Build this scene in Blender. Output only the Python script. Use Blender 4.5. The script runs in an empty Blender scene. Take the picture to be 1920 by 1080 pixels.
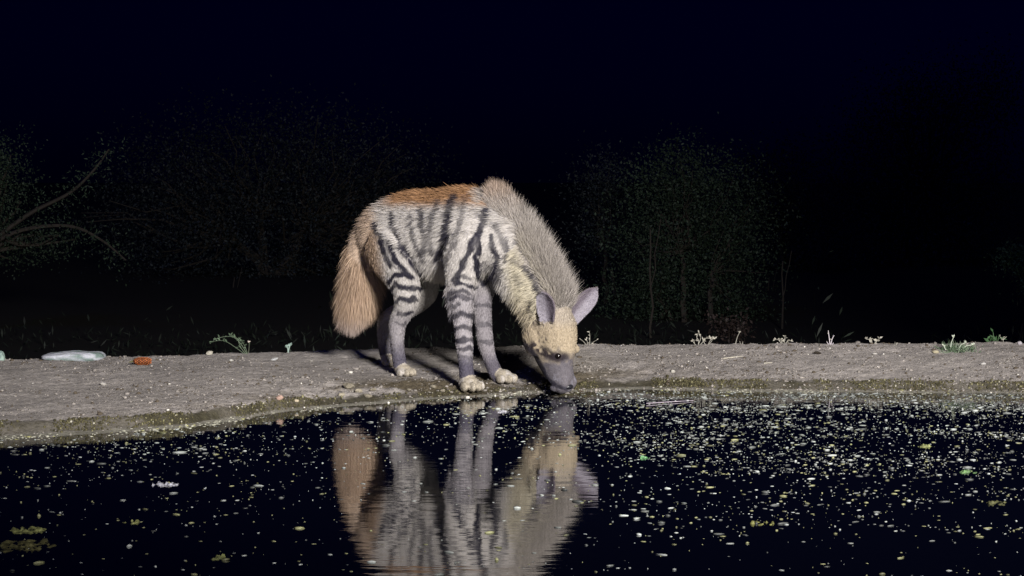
import bpy, bmesh, math, random
import numpy as np
from mathutils import Vector
from mathutils.bvhtree import BVHTree

random.seed(7)
RNG = np.random.default_rng(7)
scene = bpy.context.scene
col = scene.collection

# ------------------------------------------------------------------ camera, sky, light
CAM_H = 0.8
FOC = 4000.0            # focal length in photograph pixels (1920 wide)
HOR = 335.0             # horizon row
cam_d = bpy.data.cameras.new('camera')
cam_d.sensor_width = 36.0
cam_d.lens = FOC / 1920.0 * 36.0
cam_d.shift_y = -(540.0 - HOR) / 1920.0
cam_d.clip_start = 0.05
cam_d.clip_end = 3000
cam = bpy.data.objects.new('camera', cam_d)
col.objects.link(cam)
cam.location = (0, 0, CAM_H)
cam.rotation_euler = (math.pi / 2, 0, 0)
scene.camera = cam

world = bpy.data.worlds.new('World')
scene.world = world
world.use_nodes = True
wn = world.node_tree
for n in list(wn.nodes):
    wn.nodes.remove(n)
w_out = wn.nodes.new('ShaderNodeOutputWorld')
w_bg = wn.nodes.new('ShaderNodeBackground')
w_sky = wn.nodes.new('ShaderNodeTexSky')
w_sky.sky_type = 'NISHITA'
w_sky.sun_disc = False
FILL_EL, FILL_AZ = math.radians(38), math.radians(200)
w_sky.sun_elevation = FILL_EL
w_sky.sun_rotation = FILL_AZ
w_mul = wn.nodes.new('ShaderNodeMix')
w_mul.data_type = 'RGBA'
w_mul.blend_type = 'MULTIPLY'
w_mul.inputs[0].default_value = 1.0
w_mul.inputs[7].default_value = (0.004, 0.010, 1.0, 1)
wn.links.new(w_sky.outputs[0], w_mul.inputs[6])
wn.links.new(w_mul.outputs[2], w_bg.inputs[0])
w_bg.inputs[1].default_value = 0.0009
wn.links.new(w_bg.outputs[0], w_out.inputs[0])

# added faint blue fill from behind the camera, to tint the dark trees
sd = bpy.data.lights.new('blue_fill', 'SUN')
sd.energy = 0.16
sd.color = (0.10, 0.16, 1.0)
sd.angle = math.radians(2)
blue_fill = bpy.data.objects.new('blue_fill', sd)
col.objects.link(blue_fill)
md = Vector((math.sin(FILL_AZ) * math.cos(FILL_EL), math.cos(FILL_AZ) * math.cos(FILL_EL), math.sin(FILL_EL)))
blue_fill.rotation_euler = md.to_track_quat('Z', 'Y').to_euler()

# the photographer's flash head, off to the right of the camera: the only strong light of this night
fd = bpy.data.lights.new('flash_lamp', 'SPOT')
fd.energy = 13300
fd.color = (1.0, 0.965, 0.92)
fd.shadow_soft_size = 0.7
fd.spot_size = math.radians(41)
fd.spot_blend = 0.7
flash = bpy.data.objects.new('flash_lamp', fd)
col.objects.link(flash)
flash.location = (2.9, -2.0, 3.3)
flash.rotation_euler = (Vector((2.9, -2.0, 3.3)) - Vector((0.0, 8.6, 1.35))).to_track_quat('Z', 'Y').to_euler()

scene.view_settings.view_transform = 'Standard'
scene.view_settings.look = 'None'
scene.view_settings.exposure = 0.0
scene.view_settings.gamma = 1.0
scene.view_settings.use_curve_mapping = False
scene.render.engine = 'CYCLES'

# ------------------------------------------------------------------ helpers
def lin(r, g, b, k=1.0):
    out = []
    for c in (r, g, b):
        c = c / 255.0
        c = c / 12.92 if c <= 0.04045 else ((c + 0.055) / 1.055) ** 2.4
        out.append(min(c * k, 0.95))
    return np.array(out)

def _h(ix, iy, iz):
    n = (ix * 374761393 + iy * 668265263 + iz * 1274126177) & 0xffffffff
    n = ((n ^ (n >> 13)) * 1274126177) & 0xffffffff
    n = n ^ (n >> 16)
    return (n & 0xffffff) / float(0xffffff)

def vnoise(x, y, z=0.0):
    x = np.asarray(x, float); y = np.asarray(y, float); z = np.asarray(z, float) + np.zeros_like(x)
    ix, iy, iz = np.floor(x).astype(np.int64), np.floor(y).astype(np.int64), np.floor(z).astype(np.int64)
    fx, fy, fz = x - ix, y - iy, z - iz
    fx = fx * fx * (3 - 2 * fx); fy = fy * fy * (3 - 2 * fy); fz = fz * fz * (3 - 2 * fz)
    r = 0
    for a in (0, 1):
        for b in (0, 1):
            for c in (0, 1):
                w = (fx if a else 1 - fx) * (fy if b else 1 - fy) * (fz if c else 1 - fz)
                r = r + w * _h(ix + a, iy + b, iz + c)
    return r

def fbm(x, y, z=0.0, octv=4, gain=0.5):
    a, s, t = 1.0, 0.0, 0.0
    x = np.asarray(x, float); y = np.asarray(y, float); z = np.asarray(z, float)
    for o in range(octv):
        s = s + a * vnoise(x * 2 ** o + 17 * o, y * 2 ** o + 31 * o, z * 2 ** o + 7 * o)
        t += a; a *= gain
    return s / t

def sstep(a, b, x):
    t = np.clip((x - a) / (b - a), 0, 1)
    return t * t * (3 - 2 * t)

def W(px, py, Y):
    return np.array([(px - 960.0) * Y / FOC, Y, CAM_H - (py - HOR) * Y / FOC])

def project(p):
    return 960 + FOC * p[:, 0] / p[:, 1], HOR + FOC * (CAM_H - p[:, 2]) / p[:, 1]

def set_props(o, label=None, cat=None, group=None, kind=None):
    if label: o['label'] = label
    if cat: o['category'] = cat
    if group: o['group'] = group
    if kind: o['kind'] = kind
    return o

def link(name, me, mat, parent=None):
    o = bpy.data.objects.new(name, me)
    col.objects.link(o)
    if mat and not me.materials:
        me.materials.append(mat)
    if parent is not None:
        o.parent = parent
    return o

def empty(name, loc, label=None, cat=None, group=None):
    o = bpy.data.objects.new(name, None)
    o.empty_display_size = 0.05
    o.location = loc
    col.objects.link(o)
    return set_props(o, label, cat, group)

def mesh_np(name, V, T, colors=None, smooth=False):
    """triangles or quads from numpy arrays"""
    V = np.asarray(V, np.float32); T = np.asarray(T, np.int32)
    k = T.shape[1]
    me = bpy.data.meshes.new(name)
    me.vertices.add(len(V)); me.vertices.foreach_set('co', V.ravel())
    me.loops.add(T.size); me.loops.foreach_set('vertex_index', T.ravel())
    me.polygons.add(len(T))
    me.polygons.foreach_set('loop_start', np.arange(0, T.size, k, dtype=np.int32))
    me.polygons.foreach_set('loop_total', np.full(len(T), k, np.int32))
    if smooth:
        me.polygons.foreach_set('use_smooth', np.ones(len(T), bool))
    me.update(calc_edges=True)
    if colors is not None:
        at = me.color_attributes.new('tint', 'FLOAT_COLOR', 'POINT')
        c = np.ones((len(V), 4), np.float32); c[:, :3] = colors
        at.data.foreach_set('color', c.ravel())
    return me

class MB:
    """collects vertices and faces with a colour each"""
    def __init__(s):
        s.v, s.f, s.c = [], [], []
    def add(s, vs, fs, c=(1, 1, 1)):
        b = len(s.v)
        s.v += [tuple(map(float, v)) for v in vs]
        s.f += [tuple(i + b for i in f) for f in fs]
        s.c += [tuple(map(float, c))] * len(vs)
    def tube(s, pts, rad, c=(1, 1, 1), n=6):
        pts = [Vector(p) for p in pts]
        vs, fs = [], []
        for i, p in enumerate(pts):
            t = (pts[min(i + 1, len(pts) - 1)] - pts[max(i - 1, 0)]).normalized()
            a = t.cross(Vector((0.3, 0.9, 0.31))).normalized(); b = t.cross(a)
            for k in range(n):
                an = 2 * math.pi * k / n
                vs.append(p + (a * math.cos(an) + b * math.sin(an)) * rad[i])
        for i in range(len(pts) - 1):
            for k in range(n):
                k2 = (k + 1) % n
                fs.append((i * n + k, i * n + k2, (i + 1) * n + k2, (i + 1) * n + k))
        fs.append(tuple(range(n))[::-1])
        fs.append(tuple((len(pts) - 1) * n + k for k in range(n)))
        s.add(vs, fs, c)
    def leaf(s, p, d, up, L, w, c=(1, 1, 1)):
        p = Vector(p); d = Vector(d).normalized()
        sd_ = d.cross(Vector(up)).normalized()
        if sd_.length < 0.1: sd_ = Vector((1, 0, 0))
        nn = sd_.cross(d)
        vs = [p, p + d * L * 0.45 + sd_ * w * 0.5 + nn * w * 0.15, p + d * L - nn * L * 0.12, p + d * L * 0.45 - sd_ * w * 0.5 + nn * w * 0.15]
        s.add(vs, [(0, 1, 2), (0, 2, 3)], c)
    def build(s, name, mat, parent=None, smooth=False, origin=None):
        me = bpy.data.meshes.new(name)
        V = np.array(s.v)
        if origin is not None: V = V - np.array(origin)
        me.from_pydata(V.tolist(), [], s.f)
        if smooth:
            me.polygons.foreach_set('use_smooth', np.ones(len(me.polygons), bool))
        at = me.color_attributes.new('tint', 'FLOAT_COLOR', 'POINT')
        c = np.ones((len(s.v), 4), np.float32); c[:, :3] = np.array(s.c)
        at.data.foreach_set('color', c.ravel())
        me.update()
        return link(name, me, mat, parent)

# ------------------------------------------------------------------ materials
def mat_new(name):
    m = bpy.data.materials.new(name); m.use_nodes = True
    nt = m.node_tree
    return m, nt, nt.nodes['Principled BSDF']

def mat_tint(name, rough=0.8, spec=0.2, noise=0.0, nscale=60, bump=0.0, bscale=200, translucent=0.0):
    """colour from the vertices' own tint, broken up by fine noise"""
    m, nt, b = mat_new(name)
    N = nt.nodes
    at = N.new('ShaderNodeAttribute'); at.attribute_name = 'tint'
    src = at.outputs['Color']
    tc = N.new('ShaderNodeTexCoord')
    if noise > 0:
        nz = N.new('ShaderNodeTexNoise'); nz.inputs['Scale'].default_value = nscale
        nz.inputs['Detail'].default_value = 5; nz.inputs['Roughness'].default_value = 0.7
        nt.links.new(tc.outputs['Object'], nz.inputs['Vector'])
        mr = N.new('ShaderNodeMapRange')
        mr.inputs[1].default_value = 0.25; mr.inputs[2].default_value = 0.75
        mr.inputs[3].default_value = 1 - noise; mr.inputs[4].default_value = 1 + noise
        nt.links.new(nz.outputs['Fac'], mr.inputs[0])
        mx = N.new('ShaderNodeMix'); mx.data_type = 'RGBA'; mx.blend_type = 'MULTIPLY'; mx.inputs[0].default_value = 1
        nt.links.new(src, mx.inputs[6]); nt.links.new(mr.outputs[0], mx.inputs[7])
        src = mx.outputs[2]
    nt.links.new(src, b.inputs['Base Color'])
    b.inputs['Roughness'].default_value = rough
    b.inputs['Specular IOR Level'].default_value = spec
    if bump > 0:
        nb = N.new('ShaderNodeTexNoise'); nb.inputs['Scale'].default_value = bscale; nb.inputs['Detail'].default_value = 6
        nb.inputs['Roughness'].default_value = 0.65
        nt.links.new(tc.outputs['Object'], nb.inputs['Vector'])
        bp = N.new('ShaderNodeBump'); bp.inputs['Strength'].default_value = 1.0; bp.inputs['Distance'].default_value = bump
        nt.links.new(nb.outputs['Fac'], bp.inputs['Height']); nt.links.new(bp.outputs[0], b.inputs['Normal'])
    if translucent > 0:
        tr = N.new('ShaderNodeBsdfTranslucent'); nt.links.new(src, tr.inputs[0])
        ms = N.new('ShaderNodeMixShader'); ms.inputs[0].default_value = translucent
        nt.links.new(b.outputs[0], ms.inputs[1]); nt.links.new(tr.outputs[0], ms.inputs[2])
        nt.links.new(ms.outputs[0], N['Material Output'].inputs['Surface'])
    return m

M_ground = mat_tint('packed_mud', 0.9, 0.15, 0.42, 85, 0.008, 95)
M_fur = mat_tint('fur', 0.6, 0.25, 0, translucent=0.18)
M_skin = mat_tint('short_coat', 0.7, 0.2, 0.15, 150, 0.002, 300)
M_leaf = mat_tint('leaf', 0.6, 0.3, 0, translucent=0.25)
M_bark = mat_tint('bark', 0.9, 0.1, 0.35, 20, 0.01, 40)
M_stone = mat_tint('stone', 0.85, 0.25, 0.25, 90, 0.003, 150)
M_algae = mat_tint('algae', 0.55, 0.4, 0.2, 300)
M_cone = mat_tint('cone_scale', 0.7, 0.2, 0.25, 300)

M_water, nt, b = mat_new('pond_water')
b.inputs['Base Color'].default_value = (0.0015, 0.002, 0.004, 1)
b.inputs['Roughness'].default_value = 0.018
b.inputs['IOR'].default_value = 2.4
b.inputs['Specular IOR Level'].default_value = 0.5
N = nt.nodes
tc = N.new('ShaderNodeTexCoord'); mp = N.new('ShaderNodeMapping')
mp.inputs['Scale'].default_value = (3.0, 9.0, 1)
n1 = N.new('ShaderNodeTexNoise'); n1.inputs['Scale'].default_value = 1.6; n1.inputs['Detail'].default_value = 3
n2 = N.new('ShaderNodeTexNoise'); n2.inputs['Scale'].default_value = 9; n2.inputs['Detail'].default_value = 2
ad = N.new('ShaderNodeMath'); ad.operation = 'MULTIPLY_ADD'; ad.inputs[1].default_value = 0.12
bp = N.new('ShaderNodeBump'); bp.inputs['Strength'].default_value = 1; bp.inputs['Distance'].default_value = 0.0006
nt.links.new(tc.outputs['Object'], mp.inputs[0])
nt.links.new(mp.outputs[0], n1.inputs['Vector']); nt.links.new(mp.outputs[0], n2.inputs['Vector'])
nt.links.new(n2.outputs['Fac'], ad.inputs[0]); nt.links.new(n1.outputs['Fac'], ad.inputs[2])
nt.links.new(ad.outputs[0], bp.inputs['Height']); nt.links.new(bp.outputs[0], b.inputs['Normal'])

M_eye, nt, b = mat_new('eye_dark')
b.inputs['Base Color'].default_value = (0.006, 0.004, 0.004, 1); b.inputs['Roughness'].default_value = 0.16
M_nose, nt, b = mat_new('wet_nose')
b.inputs['Base Color'].default_value = (0.012, 0.012, 0.016, 1); b.inputs['Roughness'].default_value = 0.35

# ------------------------------------------------------------------ ground
_SP = [(0, 824), (100, 820), (233, 812), (333, 806), (433, 792), (533, 775), (633, 765), (800, 751), (900, 745),
       (1000, 738), (1080, 735), (1200, 732), (1500, 734), (1920, 738)]
_sx, _sy = [-40, -8, -2.4], [4.6, 5.9, 6.25]
for a_, b_ in _SP:
    y_ = CAM_H * FOC / (b_ - HOR)
    _sx.append((a_ - 960) * y_ / FOC); _sy.append(y_)
_sx += [3.0, 8, 40]; _sy += [7.75, 7.2, 5.0]
def shore(X):
    return np.interp(X, _sx, _sy)
def crest_y(X):
    return np.interp(X, [-40, -3, -2, -0.6, 0.5, 2, 3, 40], [7.5, 8.55, 8.6, 8.9, 8.85, 8.8, 8.8, 8.2])
def crest_h(X):
    r = np.interp(X, [-2.2, -1.65, -1.2, -0.6, 0.3, 1.1, 2.1], [676, 672, 663, 656, 648, 645, 643])
    return CAM_H - (r - HOR) * crest_y(X) / FOC

def ground_parts(X, Y):
    X = np.asarray(X, float); Y = np.asarray(Y, float)
    s = shore(X) + 0.05 * (fbm(X * 5, Y * 0 + 3.3) - 0.5) + 0.10 * (fbm(X * 2.2, Y * 0 + 8.1) - 0.5)
    c, ch = crest_y(X), crest_h(X)
    t = Y - s
    w = np.interp(X, [-1.4, -0.8, 0.2, 2], [0.07, 0.07, 0.05, 0.04])
    lh = np.interp(X, [-1.5, -0.9, -0.55, -0.1, 0.3, 0.6, 2], [0.036, 0.032, 0.018, 0.010, 0.018, 0.024, 0.026])
    return s, c, ch, t, w, lh

def ground(X, Y, detail=True):
    X = np.asarray(X, float); Y = np.asarray(Y, float)
    s, c, ch, t, w, lh = ground_parts(X, Y)
    under = -0.22 * np.clip(-t, 0, None) ** 0.8
    under = np.clip(under, -0.9, 0)
    silt = 0.006 * np.clip(t / w, 0, 1)
    led = (lh - 0.006) * sstep(0, 0.055, t - w)
    u = np.clip((t - w) / np.maximum(c - s - w, 0.2), 0, 1)
    rise = (ch - lh) * u ** 0.9
    z = np.where(t < 0, under, silt + led + rise)
    d = np.clip(Y - c, 0, None)
    z = z - 0.10 * sstep(0.0, 0.5, d) - 1.0 * sstep(0.2, 7.0, d)
    z = np.where(Y > 14, z + 0.25 * (fbm(X * 0.15, Y * 0.15) - 0.5), z)
    # far rims of the pond, outside the picture
    rim = np.maximum(np.clip(-11 - Y, 0, None), np.clip(np.abs(X) - 27, 0, None) * (Y < 9))
    z = z + np.clip(rim * 0.6, 0, 1.2)
    if detail:
        z = z + 0.022 * (fbm(X * 9, Y * 0 + 4.4, 0, 4, .65) - .5) * np.exp(-((Y - c) / .10) ** 2)
        land = sstep(0.02, 0.12, t) * (1 - sstep(20, 40, Y))
        churn = np.exp(-((X + 0.25) / 0.75) ** 2) * np.exp(-((t - 0.22) / 0.22) ** 2)
        z = z + land * (0.012 * (fbm(X * 6, Y * 6, 0, 3) - 0.5) + (0.013 + 0.028 * churn) * (fbm(X * 26, Y * 26, 2.0, 4, 0.6) - 0.5))
    return z

def hit(px, py):
    Y = np.linspace(5.0, 12, 3500)
    X = (px - 960.0) * Y / FOC; Z = CAM_H - (py - HOR) * Y / FOC
    k = np.where(Z < ground(X, Y))[0]
    i = k[0] if len(k) else np.argmin(np.abs(Y - 8.7))
    return np.array([X[i], Y[i], float(ground(X[i:i + 1], Y[i:i + 1])[0])])

def on_crest(px, off=0.0):
    Y = 8.8
    for _ in range(6):
        X = (px - 960.0) * Y / FOC
        Y = float(crest_y(X)) + off
    return np.array([X, Y, float(ground(np.array([X]), np.array([Y]))[0])])

gx = np.concatenate([-np.geomspace(500, 2.75, 34), np.arange(-2.6, 2.6, 0.011), np.geomspace(2.75, 500, 34)])
gy = np.concatenate([np.linspace(-30, 5.6, 26), np.arange(5.8, 9.5, 0.011), np.geomspace(9.55, 900, 46)])
GX, GY = np.meshgrid(gx, gy)
fx_, fy_ = GX.ravel(), GY.ravel()
fz_ = ground(fx_, fy_)
s_, c_, ch_, t_, w_, lh_ = ground_parts(fx_, fy_)
mud = lin(138, 132, 128)[None] * np.ones((len(fx_), 1))
big = fbm(fx_ * 3, fy_ * 3, 5.0, 4)[:, None]
mud = mud * (0.74 + 0.52 * big)
pale = sstep(0.55, 0.75, fbm(fx_ * 9, fy_ * 9, 9.0, 4))[:, None]
mud = mud * (1 + 0.22 * pale)
damp = (np.exp(-((fx_ + 0.22) / 0.62) ** 2) * np.exp(-((t_ - 0.20) / 0.26) ** 2))
damp = np.clip(damp * 1.7 * sstep(0.3, 0.62, fbm(fx_ * 7, fy_ * 7, 3.0, 4)), 0, 1)[:, None]
mud = mud * (1 - damp) + damp * lin(84, 76, 62)
moss = (sstep(-0.012, 0.006, t_ - w_) * (1 - sstep(0.045, 0.085, t_ - w_ + 0.04 * (fbm(fx_ * 30, fy_ * 30) - 0.5))))[:, None]
moss_c = lin(48, 45, 32) * (0.75 + 0.6 * fbm(fx_ * 24, fy_ * 40, 4.0, 3)[:, None])
mk = moss * (.72 + .28 * sstep(.32, .55, fbm(fx_ * 5, fy_ * 9, 14.0, 4))[:, None]) * np.interp(fx_, [-1.5, -0.6, -0.2, 0.2, 0.6, 2], [1, 0.95, 0.7, 0.8, 1, 1])[:, None]
mk = np.clip(mk, 0, 1)
mud = mud * (1 - mk) + mk * moss_c
silt = (1 - sstep(-0.02, 0.01, t_ - w_))[:, None]
mud = mud * (1 - silt) + silt * lin(118, 115, 105) * (0.8 + 0.4 * fbm(fx_ * 20, fy_ * 20, 6.0, 3)[:, None])
deep = sstep(0.0, 0.05, -t_)[:, None]
mud = mud * (1 - deep) + deep * lin(60, 58, 48)
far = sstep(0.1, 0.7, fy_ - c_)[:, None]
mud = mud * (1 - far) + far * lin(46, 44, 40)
nxg, nyg = len(gx), len(gy)
ii = np.arange(nxg * nyg).reshape(nyg, nxg)
quads = np.stack([ii[:-1, :-1], ii[:-1, 1:], ii[1:, 1:], ii[1:, :-1]], -1).reshape(-1, 4)
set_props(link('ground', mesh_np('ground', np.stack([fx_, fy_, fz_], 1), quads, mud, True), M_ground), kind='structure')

# ------------------------------------------------------------------ water: one sheet whose far edge runs in under the bank
wx = np.concatenate([np.linspace(-27.5, -2.7, 30), np.linspace(-2.6, 2.6, 260), np.linspace(2.7, 27.5, 30)])
edge = shore(wx) + 0.05 * (fbm(wx * 5, wx * 0 + 3.3) - 0.5) + 0.10 * (fbm(wx * 2.2, wx * 0 + 8.1) - 0.5) + 0.02
wV = np.concatenate([np.stack([wx, np.full_like(wx, -11.5), np.zeros_like(wx) + 0.001], 1), np.stack([wx, edge, np.zeros_like(wx) + 0.001], 1)])
k_ = np.arange(len(wx) - 1); n_ = len(wx)
set_props(link('water', mesh_np('water', wV, np.stack([k_, k_ + 1, k_ + 1 + n_, k_ + n_], 1)), M_water), kind='structure')

# ------------------------------------------------------------------ striped hyena
A = math.radians(39)
FWD = np.array([math.cos(A), -math.sin(A), 0.0])      # where the body points
LAT = np.array([math.sin(A), math.cos(A), 0.0])       # towards its far (left) side
UP = np.array([0, 0, 1.0])

foot_nf = hit(877, 731); foot_ff = hit(942, 717); foot_nh = hit(755, 704); foot_fh = hit(729, 686)

SEG = []   # (part, a, b, ra, rb, Va, ta, tb)
CH = {}
def smooth_chain(pts, n=5):
    pts = np.array(pts, float)
    out = []
    for i in range(len(pts) - 1):
        p0, p1, p2, p3 = pts[max(i - 1, 0)], pts[i], pts[i + 1], pts[min(i + 2, len(pts) - 1)]
        for k in range(n):
            t = k / n
            out.append(0.5 * (2 * p1 + (p2 - p0) * t + (2 * p0 - 5 * p1 + 4 * p2 - p3) * t * t + (3 * p1 - p0 - 3 * p2 + p3) * t ** 3))
    out.append(pts[-1])
    return np.array(out)

body_parts = []   # (verts, faces)
def chain(part, rows, lat=LAT, nseg=18):
    """rows: world xyz, r_lat, r_dorsal -> a closed tapering tube with elliptic sections"""
    R = smooth_chain(rows)
    P = R[:, :3]
    T = np.gradient(P, axis=0); T /= np.linalg.norm(T, axis=1)[:, None]
    Ls = lat[None] - (T @ lat)[:, None] * T; Ls /= np.linalg.norm(Ls, axis=1)[:, None]
    Vs = np.cross(T, Ls)
    for i in range(len(P) - 1):
        SEG.append((part, P[i], P[i + 1], 0.5 * (R[i, 3] + R[i, 4]), 0.5 * (R[i + 1, 3] + R[i + 1, 4]), Vs[i], T[i], i / (len(P) - 1), 0.5 * (R[i, 4] + R[i + 1, 4])))
    rings = []
    def ring(c, rl, rv, L_, V_):
        an = np.linspace(0, 2 * np.pi, nseg, endpoint=False)
        return c + rl * np.cos(an)[:, None] * L_ + rv * np.sin(an)[:, None] * V_
    for k in (0.15, 0.55, 0.85):
        r0 = min(R[0, 3], R[0, 4]); q = math.sqrt(1 - k * k)
        rings.insert(0, ring(P[0] - T[0] * r0 * k * 0.8, R[0, 3] * q, R[0, 4] * q, Ls[0], Vs[0]))
    for i in range(len(P)):
        rings.append(ring(P[i], R[i, 3], R[i, 4], Ls[i], Vs[i]))
    for k in (0.15, 0.55, 0.85):
        r0 = min(R[-1, 3], R[-1, 4]); q = math.sqrt(1 - k * k)
        rings.append(ring(P[-1] + T[-1] * r0 * k * 0.8, R[-1, 3] * q, R[-1, 4] * q, Ls[-1], Vs[-1]))
    V = np.concatenate(rings); m = len(rings); F = []
    for i in range(m - 1):
        for k in range(nseg):
            k2 = (k + 1) % nseg
            F.append((i * nseg + k, i * nseg + k2, (i + 1) * nseg + k2, (i + 1) * nseg + k))
    F.append(tuple(range(nseg))[::-1]); F.append(tuple((m - 1) * nseg + k for k in range(nseg)))
    body_parts.append((V, F))

def rows(lst):
    return [list(W(a, b, c)) + [d, e] for a, b, c, d, e in lst]

def ell(c, r, ax, n=10, m=7):
    """ellipsoid with axes ax (3x3 rows) and radii r"""
    V, F = [], []
    for i in range(1, m):
        th = math.pi * i / m
        for k in range(n):
            ph = 2 * math.pi * k / n
            q = np.array([math.sin(th) * math.cos(ph) * r[0], math.sin(th) * math.sin(ph) * r[1], math.cos(th) * r[2]])
            V.append(c + q @ ax)
    for i in range(m - 2):
        for k in range(n):
            k2 = (k + 1) % n
            F.append((i * n + k, (i + 1) * n + k, (i + 1) * n + k2, i * n + k2))
    F.append(tuple(range(n))); F.append(tuple((m - 2) * n + k for k in range(n))[::-1])
    body_parts.append((np.array(V), F))

chain('torso', rows([(698, 460, 8.38, .060, .085), (722, 442, 8.335, .098, .122), (772, 430, 8.25, .105, .145), (832, 438, 8.15, .118, .168),
                     (886, 433, 8.05, .118, .164), (930, 448, 7.99, .095, .135), (950, 462, 7.96, .07, .10)]))
chain('neck', rows([(905, 412, 8.03, .085, .120), (945, 452, 7.99, .085, .115), (985, 512, 7.95, .076, .100), (1018, 566, 7.915, .068, .088), (1034, 600, 7.90, .068, .085)]))
chain('head', rows([(1028, 585, 7.90, .060, .075), (1036, 612, 7.895, .074, .092), (1037, 640, 7.89, .072, .096), (1041, 668, 7.885, .056, .084),
                    (1046, 690, 7.88, .046, .066), (1053, 708, 7.876, .043, .051), (1058, 724, 7.872, .039, .036)]))
# brow ridges, cheek muscle, chin
hax = np.array([FWD, LAT, UP])
for sgn in (-1, 1):
    ell(W(1049, 655, 7.885) + LAT * sgn * .038 + FWD * .042, (.018, .018, .016), hax)
    ell(W(1028, 640, 7.89) + LAT * sgn * .040 - FWD * .03, (.050, .032, .060), hax)
    ell(W(1058, 716, 7.87) + LAT * sgn * .022 + FWD * .012, (.026, .022, .028), hax)
ell(W(1046, 728, 7.875) - FWD * .006, (.026, .026, .014), hax)
yn, yf = foot_nf[1], foot_ff[1]
hn, hf = foot_nh[1], foot_fh[1]
chain('foreleg', rows([(868, 455, yn + .07, .055, .085), (866, 505, yn + .03, .052, .068), (864, 545, yn + .01, .046, .052), (866, 580, yn, .039, .040), (869, 625, yn, .031, .031),
                       (871, 645, yn, .031, .032), (873, 680, yn, .026, .026), (876, 712, yn + .01, .028, .028)]))
chain('foreleg', rows([(925, 470, yf + .05, .055, .08), (912, 520, yf + .03, .048, .055), (904, 560, yf + .01, .036, .038), (906, 600, yf, .031, .031), (910, 640, yf, .030, .030),
                       (917, 668, yf, .025, .025), (928, 696, yf + .01, .026, .026), (936, 708, yf, .027, .026)]))
chain('hindleg', rows([(724, 456, hn + .12, .07, .105), (735, 482, hn + .06, .066, .092), (756, 525, hn + .0, .056, .064), (763, 552, hn - .02, .048, .050), (758, 580, hn, .038, .040),
                       (746, 606, hn + .02, .031, .033), (745, 640, hn + .02, .024, .026), (748, 672, hn + .01, .024, .025), (752, 692, hn + .01, .026, .026)]))
chain('hindleg', rows([(770, 470, hf - .02, .06, .09), (792, 520, hf - .06, .052, .066), (797, 550, hf - .08, .042, .046), (770, 575, hf - .04, .036, .038), (736, 592, hf + .02, .029, .033),
                       (722, 606, hf + .03, .026, .031), (720, 640, hf + .03, .022, .025), (724, 668, hf + .02, .022, .023), (728, 680, hf + .01, .023, .023)]))
chain('tail', rows([(696, 430, 8.36, .046, .046), (682, 462, 8.39, .050, .050), (678, 515, 8.39, .050, .050), (668, 560, 8.39, .040, .040), (656, 594, 8.39, .020, .020)]))

def paw(f, sc=1.0, yaw=0.0):
    ca, sa = math.cos(yaw), math.sin(yaw)
    fw = FWD * ca - LAT * sa; lt = LAT * ca + FWD * sa
    ax = np.array([fw, lt, UP])
    z0 = f[2] - 0.004
    c = np.array([f[0], f[1], z0 + 0.026 * sc])
    SEG.append(('paw', c - fw * .02, c + fw * .04, .034 * sc, .03 * sc, UP, fw, 0.5, .03))
    ell(c, (0.042 * sc, 0.036 * sc, 0.026 * sc), ax)
    for k, (o, e) in enumerate(((-.033, .024), (-.0115, .043), (.0115, .043), (.033, .024))):
        tc_ = c + lt * o * sc + fw * e * sc - UP * 0.008 * sc
        ell(tc_, (0.024 * sc, 0.0100 * sc, 0.0175 * sc), ax, 10, 7)
paw(foot_nf + np.array([0.004, 0.0, 0]), 1.08, 0.35)
paw(foot_ff, 1.02, 0.1)
paw(foot_nh + np.array([0.002, 0, 0]), 0.92, 0.3)
paw(foot_fh, 0.88, 0.2)

# ears: cupped leaf shapes
EAR = []
def ear(base, tip, open_dir, width):
    base, tip = np.array(base), np.array(tip)
    ax = tip - base; L = np.linalg.norm(ax); ax /= L
    o = np.array(open_dir, float); o -= (o @ ax) * ax; o /= np.linalg.norm(o)
    s = np.cross(ax, o)
    nu, nv = 13, 14
    V, F = [], []
    for side in (0, 1):
        for j in range(nv):
            v = j / (nv - 1)
            wv = width * (0.62 + 0.80 * v - 0.25 * v * v) * math.sqrt(max(1 - max(v - 0.45, 0) ** 2 / 0.3025, 0.004)) * 0.92
            for i in range(nu):
                u = -1 + 2 * i / (nu - 1)
                cup = 0.42 * width * (u * u - 0.35) * (1 - 0.35 * v) + 0.010 * math.sin(v * 3.0) * -1
                th = 0.0065 if side == 0 else -0.0065
                V.append(base + ax * L * (v * (1 - 0.06 * u * u)) + s * wv * u * (1 - 0.0) + o * (cup + th))
    def id_(sd_, j, i): return sd_ * nu * nv + j * nu + i
    for j in range(nv - 1):
        for i in range(nu - 1):
            F.append((id_(0, j, i), id_(0, j, i + 1), id_(0, j + 1, i + 1), id_(0, j + 1, i)))
            F.append((id_(1, j, i), id_(1, j + 1, i), id_(1, j + 1, i + 1), id_(1, j, i + 1)))
    for j in range(nv - 1):
        F.append((id_(0, j, 0), id_(0, j + 1, 0), id_(1, j + 1, 0), id_(1, j, 0)))
        F.append((id_(0, j, nu - 1), id_(1, j, nu - 1), id_(1, j + 1, nu - 1), id_(0, j + 1, nu - 1)))
    for i in range(nu - 1):
        F.append((id_(0, 0, i), id_(1, 0, i), id_(1, 0, i + 1), id_(0, 0, i + 1)))
        F.append((id_(0, nv - 1, i), id_(0, nv - 1, i + 1), id_(1, nv - 1, i + 1), id_(1, nv - 1, i)))
    body_parts.append((np.array(V), F))
    SEG.append(('ear', base + ax * L * .25, tip, .028, .012, o, ax, 0.5, .02))
    EAR.append((base, ax, o, s, L))
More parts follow.
